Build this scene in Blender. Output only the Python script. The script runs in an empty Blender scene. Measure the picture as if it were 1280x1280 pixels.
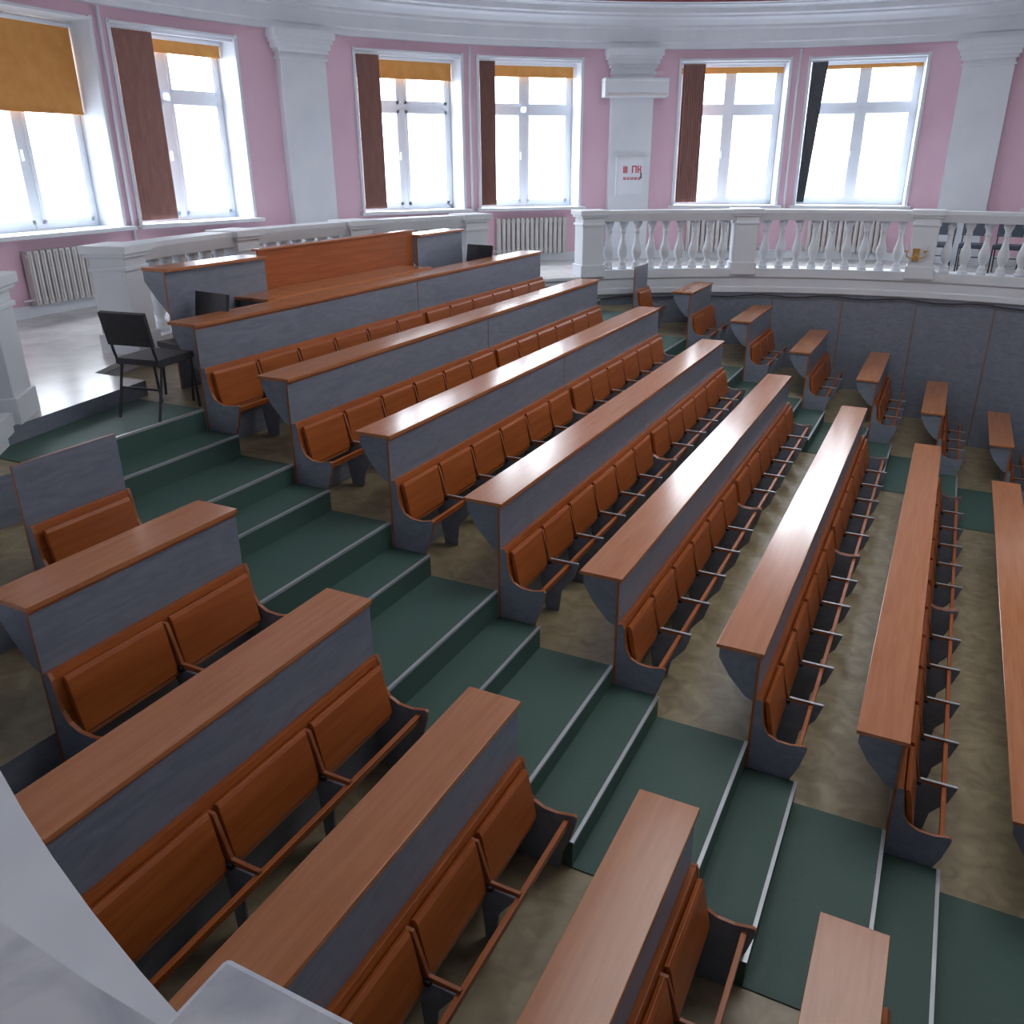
import bpy, bmesh, math, random
from mathutils import Vector, Matrix
random.seed(4)
rad=math.radians
CX,CY=-0.40,8.38
RO=10.1; ZF=-1.80; ZB=-0.80; ZT=1.73; ZC=1.92
D=0.956; H=0.368; TOPW=0.32
dX=[.039,0,-.02,-.026,-.037,.017,.012,.014,0.01]
dZ=[-.014,-.003,.026,.007,-.023,.016,-.008,-.002,0]
def XN(n): return -5.791+D*n+(dX[n] if 0<=n<9 else 0)
def ZN(n): return -1.196-H*n+(dZ[n] if 0<=n<9 else 0)
def FL(n): return ZN(n+1)-0.722     # floor in front of unit n
Y1,Y2,YL,Y3=5.03,11.74,3.42,13.39

# ---------------- materials ----------------
def newmat(name):
    m=bpy.data.materials.new(name); m.use_nodes=True
    return m,m.node_tree.nodes,m.node_tree.links,m.node_tree.nodes["Principled BSDF"]
def ramp(N,c0,c1,p0=0,p1=1):
    r=N.new("ShaderNodeValToRGB"); e=r.color_ramp.elements
    e[0].color=(*c0,1); e[1].color=(*c1,1); e[0].position=p0; e[1].position=p1
    return r
def mat_noise(name,c0,c1,scale=(5,5,5),nscale=1,rough=.5,detail=6,p0=.3,p1=.7,spec=.5,bump=0,metal=0,coat=0,dist=0):
    m,N,L,B=newmat(name)
    tc=N.new("ShaderNodeTexCoord"); mp=N.new("ShaderNodeMapping"); mp.inputs["Scale"].default_value=scale
    nz=N.new("ShaderNodeTexNoise"); nz.inputs["Scale"].default_value=nscale; nz.inputs["Detail"].default_value=detail
    nz.inputs["Distortion"].default_value=dist
    L.new(tc.outputs["Object"],mp.inputs[0]); L.new(mp.outputs[0],nz.inputs[0])
    r=ramp(N,c0,c1,p0,p1); L.new(nz.outputs[0],r.inputs[0]); L.new(r.outputs[0],B.inputs["Base Color"])
    B.inputs["Roughness"].default_value=rough; B.inputs["Metallic"].default_value=metal
    B.inputs["Specular IOR Level"].default_value=spec; B.inputs["Coat Weight"].default_value=coat
    if bump:
        b=N.new("ShaderNodeBump"); b.inputs["Strength"].default_value=bump; b.inputs["Distance"].default_value=.01
        L.new(nz.outputs[0],b.inputs["Height"]); L.new(b.outputs[0],B.inputs["Normal"])
    return m
M={}
M['wood']=mat_noise("desk_wood",(.43,.155,.055),(.52,.205,.085),(28,1.6,28),1,.19,5,dist=.6,spec=.65)
M['seat']=mat_noise("seat_wood",(.33,.080,.016),(.44,.122,.028),(24,1.6,24),1,.36,5,dist=.6,spec=.35)
M['edge']=mat_noise("edge_banding",(.32,.10,.035),(.40,.135,.05),(10,3,10),1,.4)
M['gray']=mat_noise("gray_laminate",(.178,.200,.250),(.240,.265,.325),(5,2,9),1.5,.34,8,dist=1.5)
M['pitstrip']=mat_noise("pit_strip",(.20,.14,.11),(.25,.18,.14),(5,5,5),1,.45)
M['green']=mat_noise("green_carpet",(.040,.090,.072),(.062,.130,.103),(60,60,60),3,.6,3,bump=.2)
M['lino']=mat_noise("olive_linoleum",(.22,.175,.10),(.40,.33,.20),(2.5,2.5,2.5),2,.36,8,dist=1.2)
M['alu']=mat_noise("aluminium_nosing",(.40,.42,.45),(.52,.54,.57),(20,2,20),2,.4,metal=.5)
M['pink']=mat_noise("pink_paint",(.74,.49,.60),(.79,.54,.64),(1,1,1),1.2,.7)
M['white']=mat_noise("white_paint",(.70,.74,.79),(.77,.80,.84),(1,1,1),2,.55)
M['frame']=mat_noise("window_pvc",(.75,.79,.85),(.8,.84,.9),(1,1,1),2,.35)
M['marble']=mat_noise("white_marble",(.48,.53,.60),(.76,.80,.85),(1.6,1.6,1.6),2.2,.25,10,p0=.28,p1=.52,dist=2.5)
M['gfloor']=mat_noise("gallery_floor",(.50,.48,.47),(.68,.66,.65),(1.5,1.5,1.5),2,.22,6)
M['blind']=mat_noise("orange_blind",(.62,.27,.06),(.70,.33,.09),(3,3,3),2,.8)
M['brown']=mat_noise("brown_vertical_blind",(.50,.30,.26),(.60,.38,.33),(6,6,2),2,.8)
M['dark']=mat_noise("dark_curtain",(.34,.35,.39),(.44,.45,.49),(6,6,2),2,.8)
M['rad']=mat_noise("radiator_paint",(.62,.60,.58),(.7,.68,.66),(4,4,4),2,.45)
M['black']=mat_noise("black_vinyl",(.012,.012,.016),(.025,.025,.03),(20,20,20),2,.5)
M['steel']=mat_noise("dark_steel",(.03,.03,.035),(.06,.06,.07),(20,20,20),2,.3,metal=.7)
M['bluegray']=mat_noise("chair_fabric",(.07,.09,.12),(.11,.13,.16),(20,20,20),2,.8)
M['red']=mat_noise("red_print",(.6,.05,.07),(.65,.08,.1),(3,3,3),2,.6)
M['brass']=mat_noise("brass",(.6,.36,.12),(.75,.48,.18),(3,3,3),2,.3,metal=.9)
M['bldg']=mat_noise("pale_render",(.74,.76,.8),(.84,.86,.89),(.3,.3,.3),2,.9)
M['bwin']=mat_noise("far_window",(.26,.30,.36),(.32,.36,.42),(.3,.3,.3),2,.4)
M['snow']=mat_noise("snow_ground",(.8,.82,.86),(.9,.92,.95),(.1,.1,.1),2,.9)
M['cornred']=mat_noise("dark_red_trim",(.28,.07,.08),(.34,.1,.1),(1,1,1),2,.6)

class MB:
    def __init__(s): s.v=[];s.f=[];s.m=[];s.keys=[]
    def mi(s,k):
        if k not in s.keys: s.keys.append(k)
        return s.keys.index(k)
    def add(s,vs,fs,ms):
        o=len(s.v); s.v+=[tuple(v) for v in vs]
        for f,m in zip(fs,ms): s.f.append([i+o for i in f]); s.m.append(s.mi(m))
    def box(s,x0,x1,y0,y1,z0,z1,m,mx=None,my=None,mz=None,T=None):
        vs=[Vector((x,y,z)) for x in(x0,x1) for y in(y0,y1) for z in(z0,z1)]
        if T: vs=[T@v for v in vs]
        fs=[(0,1,3,2),(4,6,7,5),(0,4,5,1),(2,3,7,6),(0,2,6,4),(1,5,7,3)]
        mx=mx or m;my=my or m;mz=mz or m
        s.add(vs,fs,[mx,mx,my,my,mz,mz])
    def prism(s,pts,y0,y1,m,me=None):   # pts in xz, extruded along y
        n=len(pts); vs=[(x,y0,z) for x,z in pts]+[(x,y1,z) for x,z in pts]
        fs=[tuple(range(n)),tuple(range(2*n-1,n-1,-1))]; ms=[m,m]
        for i in range(n):
            j=(i+1)%n; fs.append((i,i+n,j+n,j)); ms.append(me or m)
        s.add(vs,fs,ms)
    def plan(s,pts,z0,z1,m,ms_=None):
        n=len(pts); vs=[(x,y,z0) for x,y in pts]+[(x,y,z1) for x,y in pts]
        fs=[tuple(range(n-1,-1,-1)),tuple(range(n,2*n))]; mm=[m,m]
        for i in range(n):
            j=(i+1)%n; fs.append((i,j,j+n,i+n)); mm.append(ms_ or m)
        s.add(vs,fs,mm)
    def ring(s,prof,a0,a1,mats,step=2.0,cx=CX,cy=CY,closed=False,caps=False,rf=None):
        n=max(1,int(round(abs(a1-a0)/step))); k=len(prof); vs=[]
        for i in range(n+1):
            a=a0+(a1-a0)*i/n; t=rad(a); dr=rf(a) if rf else 0
            for r,z in prof:
                rr=r+(dr if r<9 else 0)
                vs.append((cx+rr*math.cos(t),cy+rr*math.sin(t),z))
        fs=[];ms=[]
        kk=k if closed else k-1
        for i in range(n):
            for j in range(kk):
                j2=(j+1)%k
                fs.append((i*k+j,(i+1)*k+j,(i+1)*k+j2,i*k+j2)); ms.append(mats[j] if isinstance(mats,list) else mats)
        if caps and closed:
            fs.append(tuple(range(k))); fs.append(tuple(n*k+j for j in range(k-1,-1,-1))); ms+= [mats if not isinstance(mats,list) else mats[0]]*2
        s.add(vs,fs,ms)
    def tube(s,path,r,m,seg=8):
        path=[Vector(p) for p in path]; vs=[];n=len(path)
        for i,p in enumerate(path):
            d=(path[min(i+1,n-1)]-path[max(i-1,0)]).normalized()
            a=Vector((0,0,1)) if abs(d.z)<.9 else Vector((1,0,0))
            u=d.cross(a).normalized(); w=d.cross(u)
            for k in range(seg):
                t=2*math.pi*k/seg; vs.append(p+u*r*math.cos(t)+w*r*math.sin(t))
        fs=[]
        for i in range(n-1):
            for k in range(seg):
                k2=(k+1)%seg; fs.append((i*seg+k,i*seg+k2,(i+1)*seg+k2,(i+1)*seg+k))
        fs.append(tuple(range(seg-1,-1,-1))); fs.append(tuple((n-1)*seg+k for k in range(seg)))
        s.add(vs,fs,[m]*len(fs))
    def mesh(s,name):
        me=bpy.data.meshes.new(name); me.from_pydata(s.v,[],s.f)
        for k in s.keys: me.materials.append(M[k])
        me.polygons.foreach_set("material_index",s.m); me.update()
        bm=bmesh.new(); bm.from_mesh(me); bmesh.ops.recalc_face_normals(bm,faces=bm.faces); bm.to_mesh(me); bm.free()
        return me
    def obj(s,name,bevel=0,smooth=False,parent=None,loc=None,rotz=0):
        return mkobj(name,s.mesh(name),bevel,smooth,parent,loc,rotz)
def mkobj(name,me,bevel=0,smooth=False,parent=None,loc=None,rotz=0):
    o=bpy.data.objects.new(name,me); bpy.context.collection.objects.link(o)
    if smooth:
        for p in me.polygons: p.use_smooth=True
    if bevel:
        b=o.modifiers.new("bevel","BEVEL"); b.width=bevel; b.segments=2; b.limit_method='ANGLE'; b.angle_limit=rad(35)
    if loc: o.location=loc
    o.rotation_euler[2]=rotz
    if parent: o.parent=parent
    return o
def empty(name,loc=(0,0,0),rotz=0):
    e=bpy.data.objects.new(name,None); bpy.context.collection.objects.link(e); e.location=loc; e.rotation_euler[2]=rotz; e.empty_display_size=.2
    return e
def polar(a,r,z=0): return (CX+r*math.cos(rad(a)),CY+r*math.sin(rad(a)),z)

# ---------------- windows ----------------
pairs=[(112.4,99.0),(147.7,134.5),(184.0,171.0)]
wang=[a for p in pairs for a in p]
for c in (213.5,249.5,285.5,321.5,357.5,33.5,69.5): wang+=[c+6.6,c-6.6]
HW=5.6
def inwin(a):
    for w in wang:
        if abs((a-w+180)%360-180)<HW: return True
    return False
w=MB()
es=sorted(set([float(e) for e in range(0,360,2)]+[ (x-HW)%360 for x in wang]+[(x+HW)%360 for x in wang]))
es.append(es[0]+360)
for a0,a1 in zip(es[:-1],es[1:]):
    if a1-a0<1e-4: continue
    if inwin((a0+a1)/2):
        w.ring([(RO,ZF),(RO,ZB)],a0,a1,'pink',step=5); w.ring([(RO,ZT),(RO,ZC+.05)],a0,a1,'pink',step=5)
    else: w.ring([(RO,ZF),(RO,ZC+.05)],a0,a1,'pink',step=5)
w.obj("wall_rotunda",smooth=False)
b=MB(); b.ring([(RO-.001,ZF),(RO-.03,ZF),(RO-.03,ZF+.14),(RO-.001,ZF+.15)],0,360,'white'); b.obj("baseboard_rotunda")

WW=2*RO*math.sin(rad(HW)); X0w=-WW/2; X1w=WW/2
wb=MB()
dy=.42
t=.03
wb.box(X0w-t,X0w+.005,-.02,dy+.1,ZB,ZT,'white'); wb.box(X1w-.005,X1w+t,-.02,dy+.1,ZB,ZT,'white')
wb.box(X0w-t,X1w+t,-.06,dy+.1,ZT-.005,ZT+t,'white')
wb.box(X0w-.05,X0w,-.03,.05,ZB,ZT+.05,'white'); wb.box(X1w,X1w+.05,-.03,.05,ZB,ZT+.05,'white')
wb.box(X0w-.10,X1w+.10,-.17,dy+.1,ZB-.05,ZB,'white')
f0,f1=X0w+.01,X1w-.01; y0,y1=dy,dy+.07
wb.box(f0,f0+.08,y0,y1,ZB,ZT,'frame'); wb.box(f1-.08,f1,y0,y1,ZB,ZT,'frame')
wb.box(f0,f1,y0,y1,ZT-.08,ZT,'frame'); wb.box(f0,f1,y0,y1,ZB,ZB+.08,'frame')
zt=ZB+1.72
wb.box(f0,f1,y0-.005,y1,zt-.05,zt+.05,'frame'); wb.box(-.055,.055,y0-.005,y1,ZB,ZT,'frame')
for (a,c,lo,hi) in ((f0+.08,-.055,ZB+.08,zt-.05),(.055,f1-.08,ZB+.08,zt-.05),(f0+.08,-.055,zt+.05,ZT-.08),(.055,f1-.08,zt+.05,ZT-.08)):
    e=.05
    wb.box(a,a+e,y0-.02,y1-.01,lo,hi,'frame'); wb.box(c-e,c,y0-.02,y1-.01,lo,hi,'frame')
    wb.box(a,c,y0-.02,y1-.01,lo,lo+e,'frame'); wb.box(a,c,y0-.02,y1-.01,hi-e,hi,'frame')
wb.box(-.075,-.06,y0-.07,y0-.02,ZB+.85,ZB+.98,'frame')
wmesh=wb.mesh("window_frame")
order=sorted(wang,key=lambda a:abs(((a-135)+180)%360-180))
def blind_roll(drop,par,idx):
    m=MB(); m.box(X0w+.03,X1w-.03,dy-.10,dy-.088,ZT-drop,ZT-.04,'blind'); m.box(X0w+.03,X1w-.03,dy-.11,dy-.08,ZT-drop-.03,ZT-drop,'blind')
    m.tube([(X0w+.02,dy-.10,ZT-.05),(X1w-.02,dy-.10,ZT-.05)],.035,'white'); return m
def curtain(x0,x1,mat,xb0=None,xb1=None,n=9,yy=-.02):
    m=MB(); xb0=x0 if xb0 is None else xb0; xb1=x1 if xb1 is None else xb1
    fs=[];vs=[]
    k=2*n+1
    for i in range(k):
        u=i/(k-1); yo=yy+(.08 if i%2 else 0)
        for th in (0,.012):
            vs.append((x0+(x1-x0)*u,yo+th,ZT-.05)); vs.append((xb0+(xb1-xb0)*u,yo+th,ZB+.05))
    for i in range(k-1):
        a=i*4;b_=(i+1)*4
        fs+= [(a,a+1,b_+1,b_),(a+2,b_+2,b_+3,a+3),(a,b_,b_+2,a+2),(a+1,a+3,b_+3,b_+1)]
    fs+=[(0,2,3,1),((k-1)*4,(k-1)*4+1,(k-1)*4+3,(k-1)*4+2)]
    m.add(vs,fs,[mat]*len(fs))
    m.box(x0-.02,X1w-.02,.0,.05,ZT-.05,ZT-.015,'white')
    return m
blinds={184.0:(1.08,None),171.0:(.22,('brown',X0w+.02,X0w+.60)),147.7:(.34,('brown',X0w+.02,X0w+.42)),134.5:(.24,('brown',X0w+.02,X0w+.30)),
        112.4:(.16,('brown',X0w+.03,X0w+.44)),99.0:(.12,('dark',X0w+.03,X0w+.30,X0w+.01,X0w+.15))}
k=0
for i,a in enumerate(order):
    k+=1
    e=empty("window_%d"%k,polar(a,RO-.05),rad(a-90))
    mkobj("frame",wmesh,parent=e)
    if a in blinds:
        dr,sl=blinds[a]
        blind_roll(dr,e,k).obj("added_dimming_blind",parent=e)
        if sl: curtain(sl[1],sl[2],sl[0],*sl[3:]).obj("vertical_blind",parent=e)
    else:
        blind_roll(1.9,e,k).obj("added_dimming_blind",parent=e)  # lowered blinds added on unseen windows to cut light from behind the camera

def radiator():
    m=MB(); n=15; p=.095
    for i in range(n):
        x=(i-(n-1)/2)*p
        m.box(x-.034,x+.034,-.09,.02,.0,.66,'rad')
        m.box(x-.012,x+.012,-.105,-.085,.03,.63,'rad')
        m.box(x-.047,x+.047,-.06,-.01,.04,.09,'rad'); m.box(x-.047,x+.047,-.06,-.01,.57,.62,'rad')
    m.tube([(-.85,-.035,.065),(.85,-.035,.065)],.015,'rad')
    return m.mesh("radiator")
rm=radiator()
for a in (184,171,147.7,134.5,112.4,99,220,207,256,243):
    o=mkobj("radiator",rm,bevel=.012,loc=polar(a,RO-.08,ZF+.15),rotz=rad(a-90))

pm=MB()
pm.box(-.40,.40,-.16,.06,ZF+.24,ZC,'white'); pm.box(-.46,.46,-.22,.06,ZF,ZF+.24,'white')
for z0,z1,e in ((1.50,1.54,.03),(1.60,1.66,.04),(1.66,1.74,.07),(1.74,1.80,.10),(1.80,ZC,.13)):
    pm.box(-.40-e,.40+e,-.16-e,.06,z0,z1,'white')
pmesh=pm.mesh("pilaster")
for i,a in enumerate([159.2,123.4,87.8]+[195.5+36*j for j in range(0,7)]):
    mkobj("wall_pilaster",pmesh,loc=polar(a,RO-.02),rotz=rad(a-90))
c=MB()
prof=[(RO+.05,ZC),(RO-.12,ZC),(RO-.12,ZC+.09),(RO-.15,ZC+.11),(RO-.15,ZC+.30),(RO-.2,ZC+.33),(RO-.2,ZC+.37),(RO-.30,ZC+.44),(RO-.42,ZC+.47),(RO-.42,ZC+.50),(RO-.5,ZC+.52),(RO-.5,ZC+.60),(RO-.56,ZC+.625),(RO-.66,ZC+.63),(RO-.66,ZC+.65),(RO-.74,ZC+.655),(RO-.74,ZC+.72),(RO-.6,ZC+1.6),(0.0,ZC+2.6)]
mats=['white']*(len(prof)-1); mats[-3]='cornred'; mats[-2]='pink'
c.ring(prof[:-1],0,360,mats[:-1],step=2); c.obj("trim_entablature")
cl=MB(); cl.ring(prof[-2:],0,360,'white',step=6); cl.obj("ceiling")

for a in (177.6,141.2,105.8):
    m=MB(); m.tube([polar(a,RO-.05,ZF+.1),polar(a,RO-.05,ZC-.02)],.022,'white'); m.obj("heating_pipe",smooth=True)
m=MB(); m.box(-.60,.60,-.30,-.005,1.10,1.42,'white'); m.box(-.56,.56,-.305,-.28,1.12,1.17,'rad'); m.box(-.59,.59,-.31,-.05,1.36,1.40,'frame')
m.obj("air_conditioner",bevel=.02,loc=polar(123.4,RO-.18),rotz=rad(33.4))
m=MB(); m.box(-.28,.28,-.10,-.005,-.62,.08,'white'); m.box(-.24,.24,-.11,-.09,-.58,.04,'frame'); m.box(.19,.21,-.125,-.10,-.3,-.2,'steel')
def glyph(x0,z0,rects):
    for a,b_,c_,d_ in rects: m.box(x0+a,x0+b_,-.118,-.109,z0+c_,z0+d_,'red')
glyph(.02,-.20,[(0,.02,0,.13),(.0,.09,.11,.13),(.07,.09,0,.13)])
glyph(.13,-.20,[(0,.02,0,.13),(.02,.06,.055,.075),(.05,.07,.07,.13),(.05,.07,0,.06)])
glyph(-.15,-.20,[(0,.02,0,.12),(.03,.05,0,.12),(.06,.08,0,.12)])
for i in range(5): glyph(-.14+i*.07,-.32,[(0,.045,0,.015),(0,.012,0,.05),(.03,.045,0,.05)])
m.obj("fire_hydrant_cabinet",loc=polar(123.4,RO-.18),rotz=rad(33.4))

# ---------------- gallery floor, pit wall ----------------
def rfl(a):   # pit edge bows outwards on the near side
    a=a%360
    if a<=232 or a>=320: return 0
    if a<264: return ((a-232)/32)**1.7*.28
    if a<285: return .28
    return (320-a)/35*.28
g=MB(); g.ring([(7.36,ZF),(RO+.02,ZF),(RO+.02,ZF-.2),(7.36,ZF-.2)],0,360,'gfloor',step=2,closed=True,rf=rfl)
g.obj("floor_gallery")
p=MB()
RP=7.36
def ledge(m,a0,a1,plinth=True,mt='gfloor'):
    if plinth: pr=[(RP+.36,ZF),(RP+.36,ZF+.10),(RP-.04,ZF+.10)]
    else: pr=[(RP+.05,ZF+.004),(RP-.04,ZF+.004)]
    pr+=[(RP-.04,ZF-.04),(RP-.005,ZF-.07),(RP-.005,ZF-.20),(RP-.02,ZF-.22),(RP-.02,ZF-.30),(RP+.04,ZF-.34),(RP+.06,ZF-.5)]
    m.ring(pr,a0,a1,'white' if plinth else [mt]+['white']*(len(pr)-2),step=2,rf=rfl)
A1,A2,A3,A4=133.2,149.7,198.0,217.6
ledge(p,-90,A1); ledge(p,A1,A2,False); ledge(p,A2,A3,True); ledge(p,A3,A4,False); ledge(p,A4,232)
p.ring([(RP+.7,ZF),(RP+.7,ZF+.012),(RP-.04,ZF+.012),(RP-.04,ZF-.04),(RP-.005,ZF-.07),(RP-.005,ZF-.20),(RP-.02,ZF-.3),(RP+.05,ZF-.5)],232,270,'white',step=2,rf=rfl)
p.obj("trim_gallery_ledge")
p=MB(); p.ring([(RP+.02,ZF-.32),(RP+.02,-6.6)],0,360,'gray',step=2,rf=rfl)
a=0
while a<360:
    p.ring([(RP+.025,ZF-.4),(RP+.008,ZF-.4),(RP+.008,-6.5),(RP+.025,-6.5)],a,a+.2,'pitstrip',step=1,rf=rfl); a+=9
p.obj("wall_pit")

m=MB(); m.tube([polar(a_,RP-.0-.03,ZF-.36+.02*math.sin(a_*.7)) for a_ in [134-2*i for i in range(0,50)]],.012,'black',6)
m.tube([polar(136,RP-.05,ZF-.30),polar(135.4,RP-.12,ZF-.2),polar(134.6,RP-.13,ZF-.32),polar(134,RP-.04,ZF-.35)],.012,'black',6)
m.obj("black_cable",smooth=True)

# ---------------- balustrades ----------------
def lathe_mesh(name,prof,seg=14,mat='white'):
    m=MB(); k=len(prof); vs=[];fs=[]
    for i in range(seg):
        t_=2*math.pi*i/seg
        for r,z in prof: vs.append((r*math.cos(t_),r*math.sin(t_),z))
    for i in range(seg):
        i2=(i+1)%seg
        for j in range(k-1): fs.append((i*k+j,i2*k+j,i2*k+j+1,i*k+j+1))
    m.add(vs,fs,[mat]*len(fs)); return m.mesh(name)
hb=.78
bp=[(.0,0),(.075,0),(.075,.05),(.055,.07),(.07,.09),(.045,.12),(.04,.15),(.065,.20),(.085,.27),(.08,.33),(.055,.42),(.038,.50),(.032,.56),(.045,.60),(.055,.61),(.04,.63),(.05,.68),(.07,.72),(.075,.73),(.075,.78),(0,.78)]
bal=lathe_mesh("baluster",bp)
for pl in bal.polygons: pl.use_smooth=True
RB=7.48; ZB0=ZF+.10; ZR0=ZB0+hb; ZR1=-.75
def rf(a):
    a=a%360
    if a<=225 : return 0
    if a<255: return (a-225)/30*.735
    return .735
def piermesh(mt):
    prm=MB()
    prm.box(-.19,.19,-.19,.19,.1,1.0,mt); prm.box(-.215,.215,-.215,.215,0,.20,mt)
    prm.box(-.21,.21,-.21,.21,.82,.86,mt); prm.box(-.225,.225,-.225,.225,.95,.99,mt); prm.box(-.25,.25,-.25,.25,.985,1.065,mt)
    return prm.mesh("pier")
pw=piermesh('white'); pmb=piermesh('marble')
def balustrade(angs,nb=9,mat='white'):
    e=empty("balustrade")
    for i,a in enumerate(angs):
        r=RB+rf(a)
        o=mkobj("pier_%d"%(i+1),pmb if a>260 else pw,parent=e,loc=polar(a,r,ZF),rotz=rad(a-90) if a<260 else 0,bevel=.008)
    m=MB()
    a0,a1=angs[0],angs[-1]
    m.ring([(RB-.17,ZR1-.05),(RB-.17,ZR1),(RB+.17,ZR1),(RB+.17,ZR1-.05),(RB+.13,ZR0),(RB-.13,ZR0)],a0,a1,mat,step=2,closed=True,rf=rf)
    m.obj("handrail",parent=e)
    if max(a0,a1)>225:
        m=MB(); m.ring([(RB-.13,ZF),(RB-.13,ZB0),(RB+.13,ZB0),(RB+.13,ZF)],max(min(a0,a1),225),max(a0,a1),'white',step=2,rf=rf); m.obj("plinth",parent=e)
    j=0
    for x0,x1 in zip(angs[:-1],angs[1:]):
        s=1 if x1>x0 else -1
        u0=x0+s*1.75; u1=x1-s*1.75
        for q in range(nb):
            a=u0+(u1-u0)*(q+.5)/nb; j+=1
            mkobj("baluster_%d"%j,bal,parent=e,loc=polar(a,RB+rf(a),ZB0),rotz=0)
balustrade([A1,112.5,90.5,68.5,46.5,24.5])
balustrade([A3,182,166,A2],7)
balustrade([A4,235.5,253.2,270.8,288.5],7,'marble')

# ---------------- stepped floors ----------------
RF=7.42
def yr(x,R=RF):
    dd=R*R-(x-CX)**2; return math.sqrt(max(dd,.01))
NMAX=8
f=MB()
def strip(x0,x1,z0,z1,mat):
    pts=[]
    N_=5
    for i in range(N_+1):
        x=x0+(x1-x0)*i/N_; pts.append((x,CY-yr(x)-(.27 if x>-3 else 0)))
    for i in range(N_+1):
        x=x1+(x0-x1)*i/N_; pts.append((x,CY+yr(x)))
    f.plan(pts,z0,z1,mat,'gray')
strip(CX-RF+.02,XN(0)+.28,-2.4,FL(-1),'lino')
for n in range(0,NMAX+1):
    x0=XN(n)+.28; x1=(XN(n+1)+.28) if n<NMAX else CX+RF-.02
    strip(x0,x1,FL(n)-.5,FL(n),'lino')
f.obj("floor")
m=MB()
m.plan([(-6.02,3.62),(-6.30,5.16),(-7.3,5.16),(-7.3,5.0),(-6.3,3.62)],FL(-1),ZF+.006,'gfloor','gray')
m.plan([(-6.02,13.13),(-6.30,11.60),(-7.3,11.60),(-7.0,12.2),(-6.3,13.13)],FL(-1),ZF+.006,'gfloor','gray')
m.obj("landing")
for (ya,yb) in ((YL,Y1),(Y2,Y3)):
    s=MB()
    ya+=.01; yb-=.015
    for n in range(-1,NMAX+1):
        z=FL(n)
        xs=XN(n)+.28 if n>=0 else -7.0
        xm=xs+.36
        xe=XN(n+1)+.28 if n<NMAX else xs+3.5
        if n>=0:
            zt_=z+H/2
            s.box(xs,xm,ya,yb,z,zt_,'green')
            s.box(xm-.018,xm+.005,ya,yb,zt_-.015,zt_+.003,'alu')
            s.box(xm,xe,ya,yb,z,z+.008,'green')
            if n<NMAX:
                s.box(xe-.02,xe+.003,ya,yb,z-H/2-.02,z+.008,'green')
                s.box(xe-.018,xe+.006,ya,yb,z-.008,z+.011,'alu')
        else:
            s.box(-6.25,xe,ya,yb,z,z+.008,'green'); s.box(xe-.02,xe+.003,ya,yb,z-H/2-.02,z+.008,'green')
            s.box(xe-.018,xe+.006,ya,yb,z-.008,z+.011,'alu')
    s.obj("aisle_stairs")

# ---------------- benches ----------------
def endprof(s=1.0):
    return [(.30,-1.09),(.30,-.37),(.335,-.36),(.35,-.40),(.358,-.50),(.375,-.57),(.41,-.625),(.47,-.655),(.56,-.66),(.655,-.64),(.672,-.65),(.665,-.70),(.635,-.82),(.59,-.93),(.575,-1.09)]
def bench(n,ya,yb,seats,desk=True,legs=True,ends=(1,1),name="auditorium_bench"):
    X=XN(n); Z=ZN(n); F=FL(n)
    m=MB()
    P=lambda pts:[(X+x,(Z+z if z>-1.08 else F+.002)) for x,z in pts]
    if desk:
        m.box(X,X+TOPW,ya-.01,yb,Z-.028,Z,'wood')
        br=[(.02,-.028),(.28,-.028),(.28,-.40),(.22,-.37),(.10,-.24),(.02,-.11)]
        for y in (ya+.012,yb-.032,(ya+yb)/2): m.prism(P(br),y,y+.02,'gray')
        m.prism(P([(.03,-.028),(.045,-.028),(.045,-.115),(.125,-.245),(.28,-.375),(.28,-.39),(.115,-.255),(.03,-.12)]),ya+.032,yb-.032,'gray')
    zt_=-.028 if desk else 0
    m.box(X+.28,X+.30,ya,yb,F+.002,Z+zt_,'gray',my='edge',mz='edge')
    if desk: m.box(X+.298,X+.304,ya,yb,Z-.05,Z-.03,'edge')
    m.prism(P([(.30,-.37),(.335,-.365),(.39,-.66),(.365,-.70),(.30,-.64)]),ya+.02,yb-.02,'seat')
    ep=P(endprof())
    for k_,y in ((0,ya),(1,yb-.024)):
        if ends[k_]: m.prism(ep,y,y+.024,'gray','edge')
    m.box(X+.60,X+.63,ya+.02,yb-.02,Z-.715,Z-.675,'seat')
    L=(yb-ya-.05)/seats
    for i in range(seats):
        y0=ya+.025+i*L; y1=y0+L
        m.prism(P([(.352,-.405),(.374,-.398),(.388,-.42),(.444,-.70),(.436,-.725),(.415,-.72)]),y0+.03,y1-.025,'seat')
        m.box(X+.415,X+.44,y0+.05,y1-.05,Z-.735,Z-.715,'edge')
        if i>0:
            m.prism(P([(.335,-.42),(.385,-.42),(.455,-.655),(.62,-.655),(.62,-.68),(.43,-.69),(.37,-.60)]),y0-.011,y0+.011,'edge')
            m.box(X+.42,X+.47,y0-.03,y0+.03,Z-.70,Z-.67,'black')
            if legs:
                m.prism(P([(.30,-.66),(.60,-.675),(.66,-.665),(.700,-.665),(.66,-.80),(.56,-.93),(.54,-1.09),(.42,-1.09),(.36,-.75)]),y0-.009,y0+.009,'gray')
                m.box(X+.46,X+.70,y0-.011,y0+.011,Z-.664,Z-.654,'alu')
            else:
                m.prism(P([(.36,-.70),(.60,-.70),(.50,-.85),(.48,-1.09),(.42,-1.09),(.40,-.8)]),y0-.009,y0+.009,'gray')
    m.obj(name,bevel=.004)
YM=(Y1+Y2)/2
for n in range(0,NMAX+1):
    bench(n,Y1,YM-.004,6); bench(n,YM+.004,Y2,6)
RE=7.22
nearR={3:7.46,4:7.54,5:7.58,6:7.58,7:7.58,8:7.58}
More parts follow.
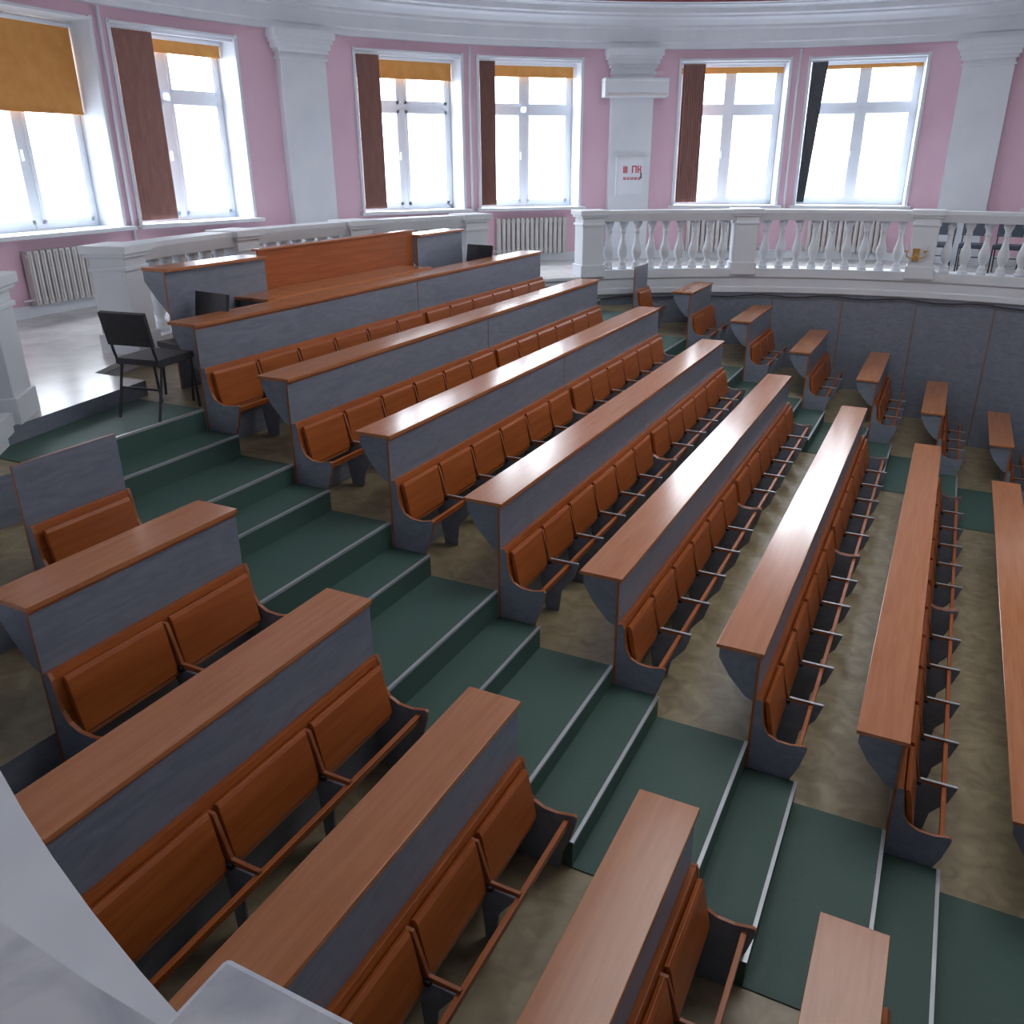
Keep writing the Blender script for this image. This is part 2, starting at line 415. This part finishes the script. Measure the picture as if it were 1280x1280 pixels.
for n in range(1,NMAX+1):
    xx=max(abs(XN(n)-CX),abs(XN(n)+.66-CX))
    for sgn in (-1,1):
        R_=nearR.get(n,RE) if sgn<0 else RE
        half=math.sqrt(R_*R_-xx*xx) if n>1 else CY-2.72
        if sgn<0: ya,yb=CY-half,YL
        else: ya,yb=Y3,CY+half
        ln=yb-ya
        if n==1:
            bench(1,ya,yb,1,desk=False,legs=False,name="auditorium_seat"); continue
        bench(n,ya,yb,max(1,round(ln/.60)),legs=(sgn>0))

# ---------------- presidium desk behind first row ----------------
zb=FL(-1); m=MB(); xd=-6.30; zt_=-.85
for ya,yb in ((5.45,6.72),(9.55,10.7)):
    m.box(xd-.16,xd+.16,ya,yb,zt_-.028,zt_,'wood')
    m.box(xd+.10,xd+.12,ya,yb,zb+.002,zt_-.028,'gray',my='edge')
    br=[(xd-.15,zt_-.028),(xd+.10,zt_-.028),(xd+.10,zt_-.40),(xd-.02,zt_-.28),(xd-.15,zt_-.12)]
    m.prism(br,ya,ya+.02,'gray'); m.prism(br,yb-.02,yb,'gray')
m.box(xd+.02,xd+.05,6.72,9.55,zb+.002,zt_+.04,'seat'); m.box(xd-.02,xd+.07,6.70,9.57,zt_+.04,zt_+.06,'wood')
m.box(xd+.06,xd+.54,6.25,9.2,zb+.71,zb+.74,'wood')
for y in (6.3,9.14): m.box(xd+.13,xd+.48,y,y+.02,zb+.002,zb+.71,'gray')
m.obj("presidium_desk",bevel=.004)

# ---------------- chairs ----------------
def chair_mesh(mat):
    m=MB()
    m.box(-.20,.22,-.21,.21,.44,.49,mat)
    m.prism([(-.205,.60),(-.235,.60),(-.285,.86),(-.25,.87)],-.22,.22,mat)
    for y in (-.2,.2):
        m.tube([(.22,y,0.01),(.19,y,.44),(-.18,y,.44),(-.21,y,.55),(-.26,y,.84)],.012,'steel',8)
        m.tube([(-.27,y,0.01),(-.15,y,.43)],.012,'steel',8)
    m.tube([(.19,-.2,.43),(.19,.2,.43)],.01,'steel',6); m.tube([(-.2,-.2,.25),(-.2,.2,.25)],.01,'steel',6)
    return m.mesh("chair")
cm=chair_mesh('black'); cg=chair_mesh('bluegray')
for (x,y,r,z) in ((-5.70,4.79,97,zb+.01),(-5.92,5.42,-98,zb),(-6.0,10.55,-100,zb)):
    mkobj("black_chair",cm,bevel=.012,loc=(x,y,z),rotz=rad(r))
for a in (89,85.5,82,78.5,75):
    mkobj("gallery_chair",cg,bevel=.012,loc=polar(a,8.5,ZF),rotz=rad(a+180))
m=MB()
m.box(-.05,.05,-.03,0,-.1,.1,'brass')
for s_ in (-1,1):
    m.tube([(0,-.03,0),(s_*.06,-.09,-.05),(s_*.13,-.11,-.02),(s_*.14,-.11,.05)],.012,'brass',8)
    m.tube([(s_*.14,-.11,.05),(s_*.14,-.11,.07),(s_*.14,-.11,.08)],.035,'brass',10)
    m.tube([(s_*.14,-.11,.08),(s_*.14,-.11,.16)],.018,'white',10)
m.obj("brass_wall_lamp",smooth=False,loc=polar(91.2,RB-.2,-1.42),rotz=rad(1.2))

# ---------------- exterior ----------------
m=MB(); m.box(-80,80,-60,90,-9.2,-9.0,'snow'); m.obj("ground")
for (x,y,rz,wd,ht) in ((-30,26,50,26,9.5),(2,42,-5,34,9.5),(-38,2,100,28,9)):
    m=MB(); m.box(-wd/2,wd/2,-5,5,0,ht,'bldg'); m.box(-wd/2-.3,wd/2+.3,-5.3,5.3,ht,ht+.4,'rad')
    nx=int(wd/2.6)
    for i in range(nx):
        for j in range(3):
            xx=-wd/2+1.5+i*2.6
            for sy in (-1,1): m.box(xx,xx+1.2,sy*5-.03,sy*5+.03,1.2+j*2.9,2.9+j*2.9,'bwin')
    m.obj("neighbour_building",loc=(x,y,-9),rotz=rad(rz))

# ---------------- light ----------------
W=bpy.data.worlds.new("world"); bpy.context.scene.world=W; W.use_nodes=True
bg=W.node_tree.nodes["Background"]; bg.inputs[0].default_value=(.84,.91,1,1); bg.inputs[1].default_value=7.5
def area(name,loc,target,sx,sy,power,col=(.84,.91,1)):
    l=bpy.data.lights.new(name,'AREA'); l.shape='RECTANGLE'; l.size=sx; l.size_y=sy; l.energy=power; l.color=col
    o=bpy.data.objects.new(name,l); bpy.context.collection.objects.link(o); o.location=loc
    d=Vector(target)-Vector(loc); o.rotation_euler=d.to_track_quat('-Z','Y').to_euler(); return o
for a in wang:
    if 90<a<200: area("window_sky_light",polar(a,11.9,2.0),polar(a,0,-2.6),2.2,1.7,270)
area("added_fill_light",(CX,CY,ZC+1.9),(CX,CY,-5),5,5,250,(.95,.95,.95))  # fill light added under the ceiling, stands for no known lamp

# ---------------- camera ----------------
yaw,pitch,roll=.4689,.3937,-.0054
F_=Vector((-math.sin(yaw)*math.cos(pitch),math.cos(yaw)*math.cos(pitch),-math.sin(pitch)))
R_=Vector((math.cos(yaw),math.sin(yaw),0)); U_=R_.cross(F_)
R2=R_*math.cos(roll)+U_*math.sin(roll); U2=-R_*math.sin(roll)+U_*math.cos(roll)
cam=bpy.data.cameras.new("camera"); co=bpy.data.objects.new("camera",cam); bpy.context.collection.objects.link(co)
mt=Matrix((R2,U2,-F_)).transposed().to_4x4(); co.matrix_world=mt
cam.sensor_width=36; cam.lens=1052.1/1280*36; cam.clip_start=.02; cam.clip_end=300
sc=bpy.context.scene; sc.camera=co
sc.view_settings.view_transform='Standard'; sc.view_settings.exposure=0
